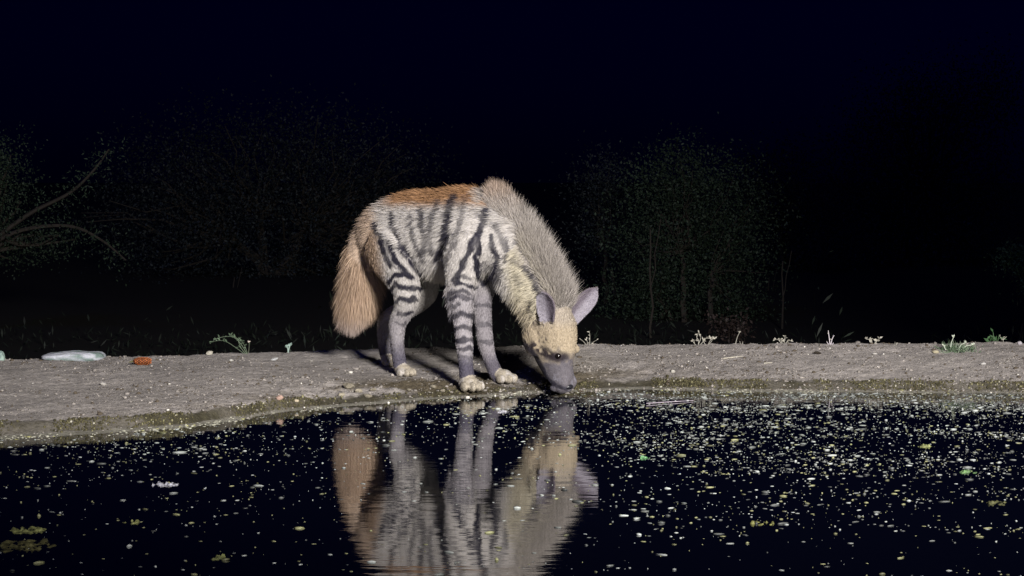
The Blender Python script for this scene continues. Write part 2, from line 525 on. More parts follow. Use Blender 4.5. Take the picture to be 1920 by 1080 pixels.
ear(W(1028, 606, 7.825), W(1017, 545, 7.785), (-0.40, -0.95, -0.10), 0.043)
ear(W(1066, 606, 7.915), W(1121, 538, 7.95), (0.15, -1.0, -0.2), 0.041)

# one continuous surface
V_all, F_all, off = [], [], 0
for v, f in body_parts:
    V_all.append(v); F_all += [tuple(i + off for i in q) for q in f]; off += len(v)
V_all = np.concatenate(V_all)
tmp_me = bpy.data.meshes.new('hyena_draft'); tmp_me.from_pydata(V_all.tolist(), [], F_all); tmp_me.update()
bm = bmesh.new(); bm.from_mesh(tmp_me); bmesh.ops.recalc_face_normals(bm, faces=bm.faces); bm.to_mesh(tmp_me); bm.free()
tmp = bpy.data.objects.new('hyena_draft', tmp_me); col.objects.link(tmp)
rm = tmp.modifiers.new('r', 'REMESH'); rm.mode = 'VOXEL'; rm.voxel_size = 0.0042; rm.adaptivity = 0
sm = tmp.modifiers.new('s', 'SMOOTH'); sm.factor = 0.5; sm.iterations = 5
dg = bpy.context.evaluated_depsgraph_get()
body_me = bpy.data.meshes.new_from_object(tmp.evaluated_get(dg))
bpy.data.objects.remove(tmp); bpy.data.meshes.remove(tmp_me)
body_me.name = 'body'
body_me.polygons.foreach_set('use_smooth', np.ones(len(body_me.polygons), bool))
nv = len(body_me.vertices)
BV = np.empty(nv * 3, np.float32); body_me.vertices.foreach_get('co', BV); BV = BV.reshape(-1, 3).astype(float)
body_me.calc_loop_triangles()
BT = np.empty(len(body_me.loop_triangles) * 3, np.int32); body_me.loop_triangles.foreach_get('vertices', BT); BT = BT.reshape(-1, 3)
bvh = BVHTree.FromPolygons([tuple(v) for v in BV], [tuple(t) for t in BT])

PARTS = ['torso', 'neck', 'head', 'foreleg', 'hindleg', 'tail', 'paw', 'ear']
seg_part = np.array([PARTS.index(s[0]) for s in SEG])
sa = np.array([s[1] for s in SEG]); sb = np.array([s[2] for s in SEG])
sra = np.array([s[3] for s in SEG]); srb = np.array([s[4] for s in SEG])
sV = np.array([s[5] for s in SEG]); sT = np.array([s[6] for s in SEG]); st = np.array([s[7] for s in SEG]); srd = np.array([s[8] for s in SEG])
def classify(P):
    best = np.full(len(P), 1e9); bi = np.zeros(len(P), int)
    for k in range(len(SEG)):
        ab = sb[k] - sa[k]
        t = np.clip(((P - sa[k]) @ ab) / (ab @ ab), 0, 1)
        d = np.linalg.norm(P - sa[k] - t[:, None] * ab, axis=1)
        r = sra[k] + (srb[k] - sra[k]) * t
        q = d / r - 1.0
        if PARTS[seg_part[k]] == 'ear': q = q - 0.25
        if PARTS[seg_part[k]] == 'tail': q = q + 0.15
        m = q < best
        best[m] = q[m]; bi[m] = k
    dors = np.einsum('ij,ij->i', P - sa[bi], sV[bi]) / srd[bi]
    return seg_part[bi], bi, dors

# --- coat colours: the stripes as measured on this animal
STR = [  # points (photograph pixels), half width, darkness
    ([(705, 423), (714, 449), (720, 474), (731, 497)], 4.5, .85),
    ([(737, 400), (741, 430), (750, 458), (760, 474)], 4, .85), ([(756, 466), (768, 486), (787, 512)], 7, 1),
    ([(730, 455), (741, 486), (753, 502), (773, 522)], 4.5, .95),
    ([(770, 405), (776, 444), (785, 467), (795, 492)], 3.0, .8),
    ([(716, 440), (727, 470), (742, 500), (757, 512)], 2.5, .45),
    ([(792, 395), (794, 426), (798, 449), (794, 475)], 4.5, .75),
    ([(824, 378), (812, 410), (806, 449), (812, 475)], 4.5, .6),
    ([(854, 372), (843, 403), (838, 428), (834, 453), (820, 485)], 7, .85),
    ([(878, 376), (866, 405), (858, 432), (850, 462), (835, 495)], 5.5, .5),
    ([(921, 384), (909, 409), (898, 437), (884, 460), (870, 488), (858, 509), (855, 528)], 6, 1),
    ([(898, 437), (898, 463), (891, 483), (894, 504), (902, 525)], 5.5, 1),
    ([(921, 444), (924, 467), (934, 487), (930, 506), (916, 520), (907, 531)], 5, .95),
    ([(933, 424), (939, 449), (947, 470)], 4.5, .6), ([(949, 446), (953, 470), (950, 490)], 3, .7), ([(943, 505), (934, 517), (926, 525)], 3.5, .8),
    ([(861, 528), (877, 538), (894, 540)], 3, .9), ([(866, 518), (880, 524)], 3, .7), ([(905, 490), (912, 506)], 3, .6),
    ([(970, 451), (979, 461), (989, 474)], 4, .7), ([(967, 488), (975, 497)], 4.5, .6), ([(970, 515), (977, 530)], 4, .45),
    ([(986, 500), (1000, 520), (1009, 541), (1018, 556)], 4, .85),
    # hind leg bands
    ([(732, 528), (742, 516), (760, 514), (772, 524)], 4.5, .95), ([(732, 548), (742, 534), (760, 543), (790, 540)], 5, .95),
    ([(742, 566), (752, 560), (770, 566), (780, 560)], 4.5, .9), ([(744, 588), (756, 590), (770, 586)], 4, .85), ([(742, 605), (752, 608), (760, 604)], 3, .6),
    # near foreleg bands
    ([(846, 548), (866, 546), (882, 550)], 3.5, .8), ([(842, 560), (856, 556), (884, 562)], 3.5, .8), ([(848, 577), (862, 572)], 3.5, .75), ([(848, 595), (864, 588), (884, 593)], 5, .8),
    ([(852, 618), (868, 612), (888, 618)], 5, .8), ([(856, 640), (872, 636), (890, 640)], 4.5, .85), ([(858, 655), (876, 653), (892, 657)], 3.5, .75), ([(860, 668), (890, 670)], 2.5, .4),
    # far foreleg bands
    ([(895, 572), (922, 574)], 4, .55), ([(900, 607), (922, 610)], 4.5, .5), ([(902, 640), (926, 641)], 4, .55),
]
FLANK = lin(196, 190, 186); DARK = lin(34, 32, 42); TAN = lin(170, 127, 88); TAIL = lin(190, 164, 141); MANE = lin(176, 168, 162)
CREAM = lin(192, 183, 162); FACE = lin(188, 172, 148); MUZ = lin(96, 93, 104); EARC = lin(146, 140, 150); LEG = lin(166, 160, 164); FOOT = lin(74, 70, 86); PAW = lin(178, 168, 152)
FLANK, TAN, TAIL, MANE, CREAM, FACE, MUZ, EARC, LEG, FOOT, PAW = [c_k * .68 for c_k in (FLANK, TAN, TAIL, MANE, CREAM, FACE, MUZ, EARC, LEG, FOOT, PAW)]

def poly_dist(x, y, pts):
    d = np.full(len(x), 1e9)
    for (x0, y0), (x1, y1) in zip(pts[:-1], pts[1:]):
        dx, dy = x1 - x0, y1 - y0
        t = np.clip(((x - x0) * dx + (y - y0) * dy) / (dx * dx + dy * dy), 0, 1)
        d = np.minimum(d, np.hypot(x - x0 - t * dx, y - y0 - t * dy))
    return d

def coat(P, part, dors, Nrm):
    """albedo of the coat at points P"""
    x, y = project(P)
    n = len(P)
    am = np.where((part == PARTS.index('foreleg')) | (part == PARTS.index('hindleg')) & (y > 520), 9, 5)
    x = x + am * (vnoise(P[:, 0] * 45, P[:, 1] * 45, P[:, 2] * 45) - .5); y = y + am * (vnoise(P[:, 0] * 45 + 9, P[:, 1] * 45, P[:, 2] * 45 + 5) - .5)
    c = np.tile(FLANK, (n, 1))
    def mix(w, colr):
        nonlocal c
        w = np.clip(w, 0, 1)[:, None]
        c = c * (1 - w) + w * colr
    is_ = lambda nm: (part == PARTS.index(nm)).astype(float)
    mix(is_('neck') * sstep(935, 968, x - (y - 500) * .1), CREAM)
    mix(is_('torso') * sstep(500, 530, y) * .4, CREAM)
    mix(is_('torso') * sstep(.42, .75, dors) * sstep(700, 745, x) * (1 - sstep(925, 955, x)) * (1 - sstep(378, 400, y)) * .95, TAN)
    mix(is_('neck') * (1 - sstep(918, 936, x)) * (1 - sstep(368, 388, y)) * .9, TAN)
    mix((is_('torso') * .85 + is_('hindleg') * (y < 560)) * (1 - sstep(694, 722, x + (y - 440) * -.12)), TAIL)
    mix((is_('neck') + is_('torso') * sstep(930, 955, x)) * sstep(.5, .85, dors), MANE)
    mix(is_('neck') * sstep(540, 600, y) * (1 - sstep(.0, .4, dors)) * .5, FACE)
    mix(is_('foreleg') * sstep(520, 560, y), LEG); mix(is_('hindleg') * sstep(560, 610, y), LEG * .8)
    mix((is_('foreleg') * sstep(655, 684, y)) * .95, FOOT); mix(is_('hindleg') * sstep(625, 676, y) * .9, FOOT)
    mix(is_('paw') * sstep(.0, .5, -0.2 + sstep(0, 1, vnoise(P[:, 0] * 60, P[:, 1] * 60, 3.3))) * .9 + is_('paw') * .35, PAW)
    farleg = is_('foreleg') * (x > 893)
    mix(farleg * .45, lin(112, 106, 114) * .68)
    mix(is_('tail'), TAIL); mix(is_('tail') * sstep(585, 625, y) * .7, lin(168, 160, 168) * .68)
    mix(is_('head'), FACE)
    hd = is_('head')
    mix(hd * (1 - sstep(596, 622, y)) * .5, lin(176, 168, 162) * .68)
    mix(hd * .92 * sstep(650, 684, y + 26 * (vnoise(P[:, 0] * 70, P[:, 1] * 70, P[:, 2] * 70) - .5)), MUZ)
    bl_ = vnoise(P[:, 0] * 95, P[:, 1] * 95, P[:, 2] * 95)
    mix(hd * sstep(0, .8, 1.1 - np.hypot((x - 1048) / 30, (y - 669) / 13)) * .95, lin(40, 34, 40))
    mix(hd * (1 - sstep(3, 13, poly_dist(x, y, [(1000, 648), (1012, 655), (1026, 664), (1044, 670)]))) * sstep(.30, .62, bl_ + .12) * .95, lin(40, 33, 38))
    mix(hd * (1 - sstep(2, 9, poly_dist(x, y, [(1003, 668), (1012, 690)]))) * .5, lin(150, 142, 130) * .6)
    mix(hd * sstep(676, 700, y) * (1 - sstep(2, 8, poly_dist(x, y, [(1006, 676), (1018, 700), (1036, 724)]))) * .6, lin(58, 54, 66))
    mix(hd * sstep(690, 715, y) * sstep(.55, .75, bl_) * .35, lin(150, 148, 162) * .7)
    mix(np.clip(hd + is_('neck'), 0, 1) * (1 - sstep(0, 6, poly_dist(x, y, [(978, 640), (990, 652), (1004, 668), (1014, 700)]) - 3)) * .95, lin(36, 33, 42))
    mix(hd * (1 - sstep(0, 2.5, poly_dist(x, y, [(1018, 690), (1026, 709), (1044, 725), (1060, 729)]) - 1.5)) * .8, lin(40, 38, 50))
    # small dark freckles on the cheek
    mix(hd * (y < 655) * (x < 1042) * sstep(.72, .8, vnoise(P[:, 0] * 130, P[:, 1] * 130, P[:, 2] * 130)) * .6, DARK)
    er = is_('ear')
    mix(er, EARC)
    if er.any():
        for base, ax, o, s, L in EAR:
            q = P - base
            near_ = er * (np.abs(q @ ax - L * .5) < L * .7) * (np.linalg.norm(q - np.outer(q @ ax, ax), axis=1) < .06)
            inner = near_ * (Nrm @ o > 0.2)
            mix(inner * sstep(-.010, .018, q @ s if base[0] < 0.15 else -(q @ s)) * .75, lin(74, 64, 74))
            mix(near_ * (1 - inner) * .6, lin(120, 108, 104))
    wob = .7 + .8 * vnoise(P[:, 0] * 30, P[:, 1] * 30, P[:, 2] * 30 + 4)
    brk = .8 + .5 * vnoise(P[:, 0] * 38 + 3, P[:, 1] * 38, P[:, 2] * 38 + 8)
    sk = 1 - np.clip(is_('head') + is_('ear') + is_('tail') + is_('paw'), 0, 1)
    for pts, hw, dk in STR:
        xs = [p[0] for p in pts]; ys = [p[1] for p in pts]
        m = (x > min(xs) - 20) & (x < max(xs) + 20) & (y > min(ys) - 20) & (y < max(ys) + 20)
        if not m.any(): continue
        w = np.zeros(n)
        d = poly_dist(x[m], y[m], pts)
        w[m] = (1 - sstep(hw * .65, hw * 1.35, d / wob[m])) * np.minimum(dk * brk[m], 1)
        mix(w * sk, DARK)
    return c

# eye position: where the photograph's eye falls on the head, and its mirror image
def ray(px, py):
    d = Vector(W(px, py, 1.0)) - Vector((0, 0, CAM_H))
    loc, nor, idx, dist = bvh.ray_cast(Vector((0, 0, CAM_H)), d.normalized())
    return (np.array(loc), np.array(nor)) if loc is not None else (None, None)
eye_p, eye_n = ray(1047, 667)
hc = W(1042, 668, 7.885)
mirror = lambda p: p - 2 * ((p - hc) @ LAT) * LAT
eyes = [eye_p, mirror(eye_p)]

BN = np.empty(nv * 3, np.float32); body_me.vertices.foreach_get('normal', BN); BN = BN.reshape(-1, 3).astype(float)
pt, bi_, dr_ = classify(BV)
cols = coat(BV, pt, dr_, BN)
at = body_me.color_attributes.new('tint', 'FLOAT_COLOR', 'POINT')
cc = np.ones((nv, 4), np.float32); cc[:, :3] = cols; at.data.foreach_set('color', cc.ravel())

HY0 = np.array([-0.29, 8.1, float(ground(np.array([-0.29]), np.array([8.1]))[0])])
hy = empty('striped_hyena', HY0, 'striped hyena with pale mane and bushy tan tail bending down to drink', 'hyena')
def relocate(o):
    o.parent = hy
    o.location = -HY0
relocate(link('body', body_me, M_skin))

# --- fur strands
tri = BV[BT]
area = 0.5 * np.linalg.norm(np.cross(tri[:, 1] - tri[:, 0], tri[:, 2] - tri[:, 0]), axis=1)
tri_part = pt[BT[:, 0]]; tri_d = dr_[BT[:, 0]]
def sample(weights, n):
    pr = area * weights; pr = pr / pr.sum()
    k = RNG.choice(len(BT), n, p=pr)
    u, v = RNG.random(n), RNG.random(n)
    m = u + v > 1; u[m] = 1 - u[m]; v[m] = 1 - v[m]
    P = tri[k, 0] + u[:, None] * (tri[k, 1] - tri[k, 0]) + v[:, None] * (tri[k, 2] - tri[k, 0])
    Nn = BN[BT[k, 0]] * (1 - u - v)[:, None] + BN[BT[k, 1]] * u[:, None] + BN[BT[k, 2]] * v[:, None]
    Nn /= np.linalg.norm(Nn, axis=1)[:, None] + 1e-9
    return P, Nn
nrm = lambda a: a / (np.linalg.norm(a, axis=1)[:, None] + 1e-9)

def strands(name, P, Nn, D, L, lift, width, C, bend, jitter=0.13, tip=1.1, root=0.9):
    n = len(P)
    D = nrm(D - np.einsum('ij,ij->i', D, Nn)[:, None] * Nn * 0.85)
    d0 = nrm(Nn * lift[:, None] + D * (1 - lift)[:, None] + RNG.normal(0, jitter, (n, 3)))
    d1 = nrm(d0 + bend)
    Q = []
    for s in (-0.06, 0.35, 0.7, 1.0):
        Q.append(P + (L * s)[:, None] * (d0 + (d1 - d0) * 0.5 * max(s, 0)))
    side = nrm(np.cross(d0, Nn + RNG.normal(0, .45, (n, 3))))
    ws = [1.0, 0.95, 0.65]
    verts = []
    for k in range(3):
        verts.append(Q[k] - side * (width * ws[k] * .5)[:, None]); verts.append(Q[k] + side * (width * ws[k] * .5)[:, None])
    verts.append(Q[3])
    V = np.stack(verts, 1).reshape(-1, 3)
    b = (np.arange(n) * 7)[:, None]
    T = np.concatenate([b + np.array([[0, 1, 3]]), b + np.array([[0, 3, 2]]), b + np.array([[2, 3, 5]]), b + np.array([[2, 5, 4]]), b + np.array([[4, 5, 6]])])
    var = np.clip(RNG.normal(1, .14, n), .55, 1.5)[:, None]
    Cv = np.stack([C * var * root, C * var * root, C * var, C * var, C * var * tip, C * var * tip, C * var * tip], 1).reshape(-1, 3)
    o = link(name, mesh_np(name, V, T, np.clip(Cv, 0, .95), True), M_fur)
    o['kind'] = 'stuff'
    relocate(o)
    return o

pi_ = PARTS.index
wt = np.zeros(len(BT))
for nm, d in (('torso', .75), ('neck', .8), ('head', 3.4), ('foreleg', 1.4), ('hindleg', 1.2), ('tail', .3), ('paw', 1.2), ('ear', 1.3)):
    wt[tri_part == pi_(nm)] = d
P, Nn = sample(wt, 235000)
keep = np.ones(len(P), bool)
for e in eyes:
    keep &= np.linalg.norm(P - e, axis=1) > 0.0135
P, Nn = P[keep], Nn[keep]
part, bi, dors = classify(P)
n = len(P)
px, py = project(P)
L = np.full(n, .038); lift = np.full(n, .30); width = np.full(n, .0022)
D = np.tile(-FWD + UP * -0.55, (n, 1))
def setp(m, l, lf, wd, d=None):
    L[m] = l; lift[m] = lf; width[m] = wd
    if d is not None: D[m] = d
T_seg = sT[bi]
m = part == pi_('torso'); setp(m, .032, .22, .0018)
low = np.clip((py - 400) / 140, 0, 1)
D[m] = (-FWD[None] * (1 - .55 * low[m])[:, None] + (-UP)[None] * (.2 + .75 * low[m])[:, None])
L[m & (px > 862) & (dors < .5)] = .016; L[m & (dors > .55)] = .04; L[m & (dors < -.6)] = .048
m = part == pi_('neck'); setp(m, .034, .22, .0019); D[m] = T_seg[m] * -.5 + -UP * .7 - FWD * .35
throat = m & (dors < -.3); L[throat] = .055; D[throat] = -UP * 0.8 + FWD * -.4
m = part == pi_('head')
hl = np.interp(py, [585, 630, 660, 680, 740], [.016, .009, .006, .0035, .0025])
L[m] = hl[m]; lift[m] = .12; width[m] = np.interp(py[m], [600, 680], [.0014, .0010]); D[m] = -T_seg[m]
ck = m & (dors < -.45) & (py < 645); L[ck] = .020
for nm in ('foreleg', 'hindleg'):
    m = part == pi_(nm)
    ll = np.interp(py, [480, 560, 620, 690, 740], [.015, .012, .008, .006, .005])
    L[m] = ll[m]; lift[m] = .22; width[m] = .0017; D[m] = T_seg[m] * .9 - FWD * .35
elb = (part == pi_('foreleg')) & (dors < -.4) & (py > 530) & (py < 590); L[elb] = .035
setp(part == pi_('tail'), .06, .35, .0025, None); m = part == pi_('tail'); D[m] = -UP
setp(part == pi_('paw'), .004, .2, .0012); m = part == pi_('paw'); D[m] = FWD - UP * .3
setp(part == pi_('ear'), .005, .25, .0013); m = part == pi_('ear'); D[m] = T_seg[m]
L *= RNG.uniform(.65, 1.25, n)
Pm = P + nrm(D) * (L * .45)[:, None]
C = coat(Pm, part, dors, Nn)
bend = np.tile(-UP * .25, (n, 1)) - FWD * .1
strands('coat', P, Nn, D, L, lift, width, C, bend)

# mane: long erect hair along neck crest and withers
mw = np.zeros(len(BT))
fw_m = (tri.mean(1) - W(905, 380, 8.03)) @ FWD
mw[(tri_part == pi_('neck')) & (tri_d > .72) & (fw_m > .07)] = 1.0
mw[(tri_part == pi_('neck')) & (tri_d > .88) & (fw_m > .07)] = 1.5
mw[(tri_part == pi_('torso')) & (tri_d > .74) & (fw_m > .07)] = 1.2
P, Nn = sample(mw, 34000)
part, bi, dors = classify(P); n = len(P)
px, py = project(P)
Vs = sV[bi]; Ts = sT[bi]
back = np.where((part == pi_('neck'))[:, None], -Ts, -FWD[None])
D = back * .9 + Vs * .35 + UP * .15
crest = sstep(.6, .98, dors)
L = (.032 + .050 * crest) * RNG.uniform(.6, 1.2, n) * np.interp(py, [360, 420, 480, 565, 610], [.8, .95, 1.15, 1.15, .5])
lift = .16 + .18 * crest + .12 * sstep(440, 520, py)
C = np.tile(MANE, (n, 1)) * RNG.choice([1.0, .8, 1.15, .5], n, p=[.5, .25, .2, .05])[:, None]
w_ = (sstep(.6, .95, dors) * (1 - sstep(350, 420, py)) * .5)[:, None]
C = C * (1 - w_) + TAN * w_
w_ = ((1 - crest) * .6 * sstep(400, 480, py))[:, None]
C = C * (1 - w_) + CREAM * w_
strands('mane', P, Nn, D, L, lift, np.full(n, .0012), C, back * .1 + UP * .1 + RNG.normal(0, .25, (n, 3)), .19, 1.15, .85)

# tail brush
tw = (tri_part == pi_('tail')).astype(float)
P, Nn = sample(tw, 30000)
part, bi, dors = classify(P); n = len(P)
px, py = project(P)
D = np.tile(-UP, (n, 1)) + Nn * .22 + FWD * (.10)
L = np.interp(py, [410, 470, 540, 600], [.045, .10, .125, .07]) * RNG.uniform(.55, 1.1, n)
C = np.tile(TAIL, (n, 1)) * RNG.choice([1.0, .82, 1.12, .45], n, p=[.5, .25, .2, .05])[:, None]
w_ = (sstep(545, 600, py) * .6)[:, None]; C = C * (1 - w_) + lin(176, 164, 164) * .68 * w_
strands('tail_brush', P, Nn, D, L, np.full(n, .30), np.full(n, .0014), C, np.tile(-UP * .9, (n, 1)), .12, 1.15, .75)

def uv_ball(name, c, r, mat, ax=np.eye(3), n=20, m=14):
    me = bpy.data.meshes.new(name)
    bm = bmesh.new(); bmesh.ops.create_uvsphere(bm, u_segments=n, v_segments=m, radius=1)
    for v in bm.verts:
        q = np.array(v.co) * np.array(r)
        v.co = Vector(np.array(c) + q @ ax)
    for f in bm.faces: f.smooth = True
    bm.to_mesh(me); bm.free()
    return link(name, me, mat)
for e in eyes:
    inn = (hc - e) / np.linalg.norm(hc - e)
    relocate(uv_ball('eye', e + inn * .0035, (.0118,) * 3, M_eye))
nz_c = W(1067, 725, 7.848)
relocate(uv_ball('nose', nz_c, (.013, .019, .010), M_nose, np.array([FWD, LAT, UP])))

# ------------------------------------------------------------------ grit, pebbles and litter of the bank
def stone_mesh(name, seed, flat=0.65, sub=2, rough=0.35):
    bm = bmesh.new(); bmesh.ops.create_icosphere(bm, subdivisions=sub, radius=1)
    for v in bm.verts:
        p = np.array(v.co)
        k = 1 + rough * (float(fbm(np.array([p[0] * 1.6 + seed * 7.1]), np.array([p[1] * 1.6]), np.array([p[2] * 1.6]), 2)[0]) - .5) * 2
        v.co = Vector(p * k * np.array([1, .8, flat]))
    me = bpy.data.meshes.new(name); bm.to_mesh(me); bm.free()
    at = me.color_attributes.new('tint', 'FLOAT_COLOR', 'POINT')
    c = np.ones((len(me.vertices), 4), np.float32); c[:, :3] = lin(132, 127, 121)
    at.data.foreach_set('color', c.ravel())
    return me

# countless grit: one mass
ico = bmesh.new(); bmesh.ops.create_icosphere(ico, subdivisions=1, radius=1)
IV = np.array([v.co for v in ico.verts]); IF = np.array([[v.index for v in f.verts] for f in ico.faces]); ico.free()
def mass(name, X, Y, Z, R, C, mat, flat=(.5, .9), seed=0, stretch=None, sink=.35):
    n = len(X)
    r = np.random.default_rng(seed)
    V = IV[None] * (1 + r.normal(0, .22, (n, len(IV), 1)))
    sx = r.uniform(.7, 1.4, n) if stretch is None else stretch
    sc = np.stack([R * sx, R * r.uniform(.7, 1.3, n), R * r.uniform(flat[0], flat[1], n)], 1)
    V = V * sc[:, None, :]
    an = r.uniform(-.6, .6, n) if stretch is not None else r.uniform(0, 6.28, n)
    ca, sn = np.cos(an)[:, None], np.sin(an)[:, None]
    V = np.stack([V[..., 0] * ca - V[..., 1] * sn, V[..., 0] * sn + V[..., 1] * ca, V[..., 2]], -1)
    V = V + np.stack([X, Y, Z + sc[:, 2] * (1 - 2 * sink)], 1)[:, None, :]
    T = (IF[None] + (np.arange(n) * len(IV))[:, None, None]).reshape(-1, 3)
    o = link(name, mesh_np(name, V.reshape(-1, 3), T, np.repeat(C, len(IV), 0)), mat)
    return o
n = 22000
X = RNG.uniform(-2.6, 2.6, n); Y = shore(X) + RNG.random(n) ** 1.3 * (crest_y(X) + .1 - shore(X))
dens = fbm(X * 2.5, Y * 4, 1.5, 3)
near_ = np.exp(-((X + .2) / .8) ** 2) * np.exp(-((Y - shore(X) - .25) / .25) ** 2)
k = RNG.random(n) < np.clip(sstep(.4, .68, dens) * .8 + near_ * .6 + .08, 0, 1)
X, Y = X[k], Y[k]; n = len(X)
R = np.clip(RNG.lognormal(-6.05, .5, n), .0012, .009)
C = lin(128, 122, 117)[None] * RNG.uniform(.45, 1.3, (n, 1)); dk_ = RNG.random(n) < .38; C[dk_] = lin(70, 62, 52)
C[RNG.random(n) < .02] = lin(190, 186, 178)
set_props(mass('gravel', X, Y, ground(X, Y), R, np.clip(C, 0, .8), M_stone, seed=3), 'fine grit and crumbs of earth scattered over the bank', 'gravel', kind='stuff')

stone_meshes = [stone_mesh('pebble', s) for s in range(5)]
def pebble(px, py, wpx, label, group=None, tint=None, flat=None):
    p = hit(px, py)
    me = stone_meshes[random.randrange(5)]
    if tint is not None:
        me = me.copy(); cb = np.ones((len(me.vertices), 4), np.float32); cb[:, :3] = tint
        me.color_attributes['tint'].data.foreach_set('color', cb.ravel())
    o = link('pebble', me, M_stone)
    r = wpx / 2 * p[1] / FOC
    o.location = (p[0], p[1], p[2] + r * .3); o.scale = (r, r, r * (flat or random.uniform(.8, 1.2)))
    o.rotation_euler = (random.uniform(-.2, .2), random.uniform(-.2, .2), random.uniform(0, 6.28))
    set_props(o, label, 'pebble', group)
    return o
G_P = 'pebbles on the bank'
pebble(393, 664, 13, 'pale pointed pebble on the bank rim beside the arching weed', G_P, lin(163, 158, 146), 1.1)
pebble(433, 677, 9, 'white pebble on the bank in front of the arching weed', G_P, lin(184, 182, 176))
pebble(515, 676, 15, 'flat whitish pebble on the bank below the pale seedling', G_P, lin(176, 176, 176), .6)
pebble(584, 678, 9, 'grey pebble on the bank between seedling and tail of the animal', G_P, lin(129, 125, 120))
pebble(524, 748, 14, 'pinkish pebble on damp brown mud near the water', G_P, lin(163, 137, 124))
pebble(556, 753, 9, 'cream pebble on damp brown mud near the water', G_P, lin(176, 163, 141))
pebble(194, 722, 12, 'light pebble bedded in dry mud below the orange cone', G_P, lin(163, 159, 154))
pebble(1754, 662, 14, 'cream pebble lying beside the green tuft', G_P, lin(154, 146, 124), .8)
pebble(1640, 665, 10, 'white flat pebble on the dry right bank below a forked dry weed', G_P, lin(172, 168, 163), .6)
pebble(1843, 684, 12, 'white pebble with a dark edge on bank below the green tuft', G_P, lin(176, 173, 170), .7)
pebble(1262, 698, 9, 'whitish pebble on churned mud near the straw', G_P, lin(172, 168, 159))
pebble(1533, 664, 14, 'dark brown clod on the dry right bank', G_P, lin(51, 44, 37), .6)
pebble(1912, 646, 12, 'pale pebble on the bank rim by a small dry sprig', G_P, lin(163, 158, 163))
for q in range(34):
    x = random.choice([random.uniform(20, 640), random.uniform(1090, 1900)])
    lo = np.interp(x, [0, 400, 640, 1090, 1900], [690, 676, 668, 662, 658]); hi = np.interp(x, [0, 333, 640, 1090, 1900], [795, 780, 735, 712, 708])
    pebble(x, random.uniform(lo, hi), random.uniform(3.5, 6), 'tiny grey pebble scattered on the bank', 'tiny scattered pebbles')
# clods in the trampled mud by the feet
for x, y, w in ((655, 727, 24), (672, 736, 18), (640, 742, 14), (700, 733, 13), (812, 728, 15), (830, 735, 12), (985, 716, 12), (1012, 722, 13), (690, 745, 16), (768, 733, 11)):
    o = pebble(x, y, w, 'rough lump of mud in the trampled patch by the feet', 'mud lumps by the feet', lin(146, 138, 122) * random.uniform(.7, 1.1), .8)
    o.name = 'mud_clod'; o['category'] = 'clod'

# pale slab on the left rim
def rock(name, px0, px1, top, bot, label, seed, colr):
    p = hit((px0 + px1) / 2, bot - 1)
    wm = (px1 - px0) * p[1] / FOC; hm = (bot - top) * p[1] / FOC
    bm = bmesh.new(); bmesh.ops.create_icosphere(bm, subdivisions=4, radius=1)
    cs = []
    for v in bm.verts:
        q = np.array(v.co)
        q = np.sign(q) * np.abs(q) ** np.array([.55, .6, .5])
        nz = float(fbm(np.array([q[0] * 2 + seed]), np.array([q[1] * 2]), np.array([q[2] * 1.2]), 4)[0]) - .5
        tilt = .75 + .25 * q[0] if q[2] > 0 else 1
        v.co = Vector((q[0] * wm / 2 * (1 - .12 * max(q[2], 0)), q[1] * wm * .32, q[2] * hm * .62 * tilt * (1 + nz * .9) + hm * .3))
        g = float(fbm(np.array([q[0] * 3.2 + seed]), np.array([q[1] * 3]), np.array([q[2] * 2 + 5]), 3)[0])
        w = float(sstep(.5, .62, g))
        cs.append(colr * (1 - w) + w * lin(96, 110, 106))
    me = bpy.data.meshes.new(name); bm.to_mesh(me); bm.free()
    at = me.color_attributes.new('tint', 'FLOAT_COLOR', 'POINT')
    c = np.ones((len(cs), 4), np.float32); c[:, :3] = np.array(cs); at.data.foreach_set('color', c.ravel())
    o = link(name, me, M_stone); o.location = p
    set_props(o, label, 'rock')
rock('flat_rock', 80, 197, 657, 673, 'long flat pale rock with greenish patches on the bank rim', 2.0, lin(152, 154, 162))
rock('rock', -22, 9, 657, 676, 'pale green rock on the bank rim at one end, small and rounded', 5.0, lin(128, 146, 138))

# orange cone lying on the bank
p = hit(266, 684)
cone = empty('fallen_cone', p, 'small orange ribbed cone lying on the left bank', 'cone')
core = MB(); Lc, Rc = .070, .0155
prof = [(-.5, .25), (-.42, .62), (-.25, .95), (0, 1.0), (.25, .95), (.42, .7), (.5, .2)]
core.tube([(Lc * a, 0, Rc * .95) for a, r in prof], [Rc * r * .9 for a, r in prof], lin(52, 28, 18), 12)
core.build('core', M_cone, cone, True)
sc_ = MB()
for i in range(11):
    a = -.44 + .088 * i
    rr = np.interp(a, [q[0] for q in prof], [q[1] for q in prof]) * Rc
    for k in range(11):
        an = 2 * math.pi * (k + .5 * (i % 2)) / 11
        o_ = np.array([0, math.cos(an), math.sin(an)]); tg = np.array([0, -math.sin(an), math.cos(an)])
        c0 = np.array([Lc * a, 0, Rc * .95]) + o_ * rr * .85
        h = .0036
        vs = [c0 - tg * h * .9, c0 + tg * h * .9, c0 + np.array([h * 1.5, 0, 0]) + o_ * h * .9 + tg * h * .5, c0 + np.array([h * 1.5, 0, 0]) + o_ * h * .9 - tg * h * .5, c0 + np.array([h * 1.2, 0, 0])]
        sc_.add(vs, [(0, 1, 2, 3), (1, 4, 2), (4, 0, 3), (2, 4, 3)], lin(172, 98, 54) * random.uniform(.5, 1.25))
sc_.build('scales', M_cone, cone)['kind'] = 'stuff'
stk = MB(); stk.tube([(-Lc * .48, 0, Rc * .9), (-Lc * .6, 0, Rc * .75), (-Lc * .72, .003, Rc * .6)], [.003, .0025, .002], lin(84, 84, 50), 6)
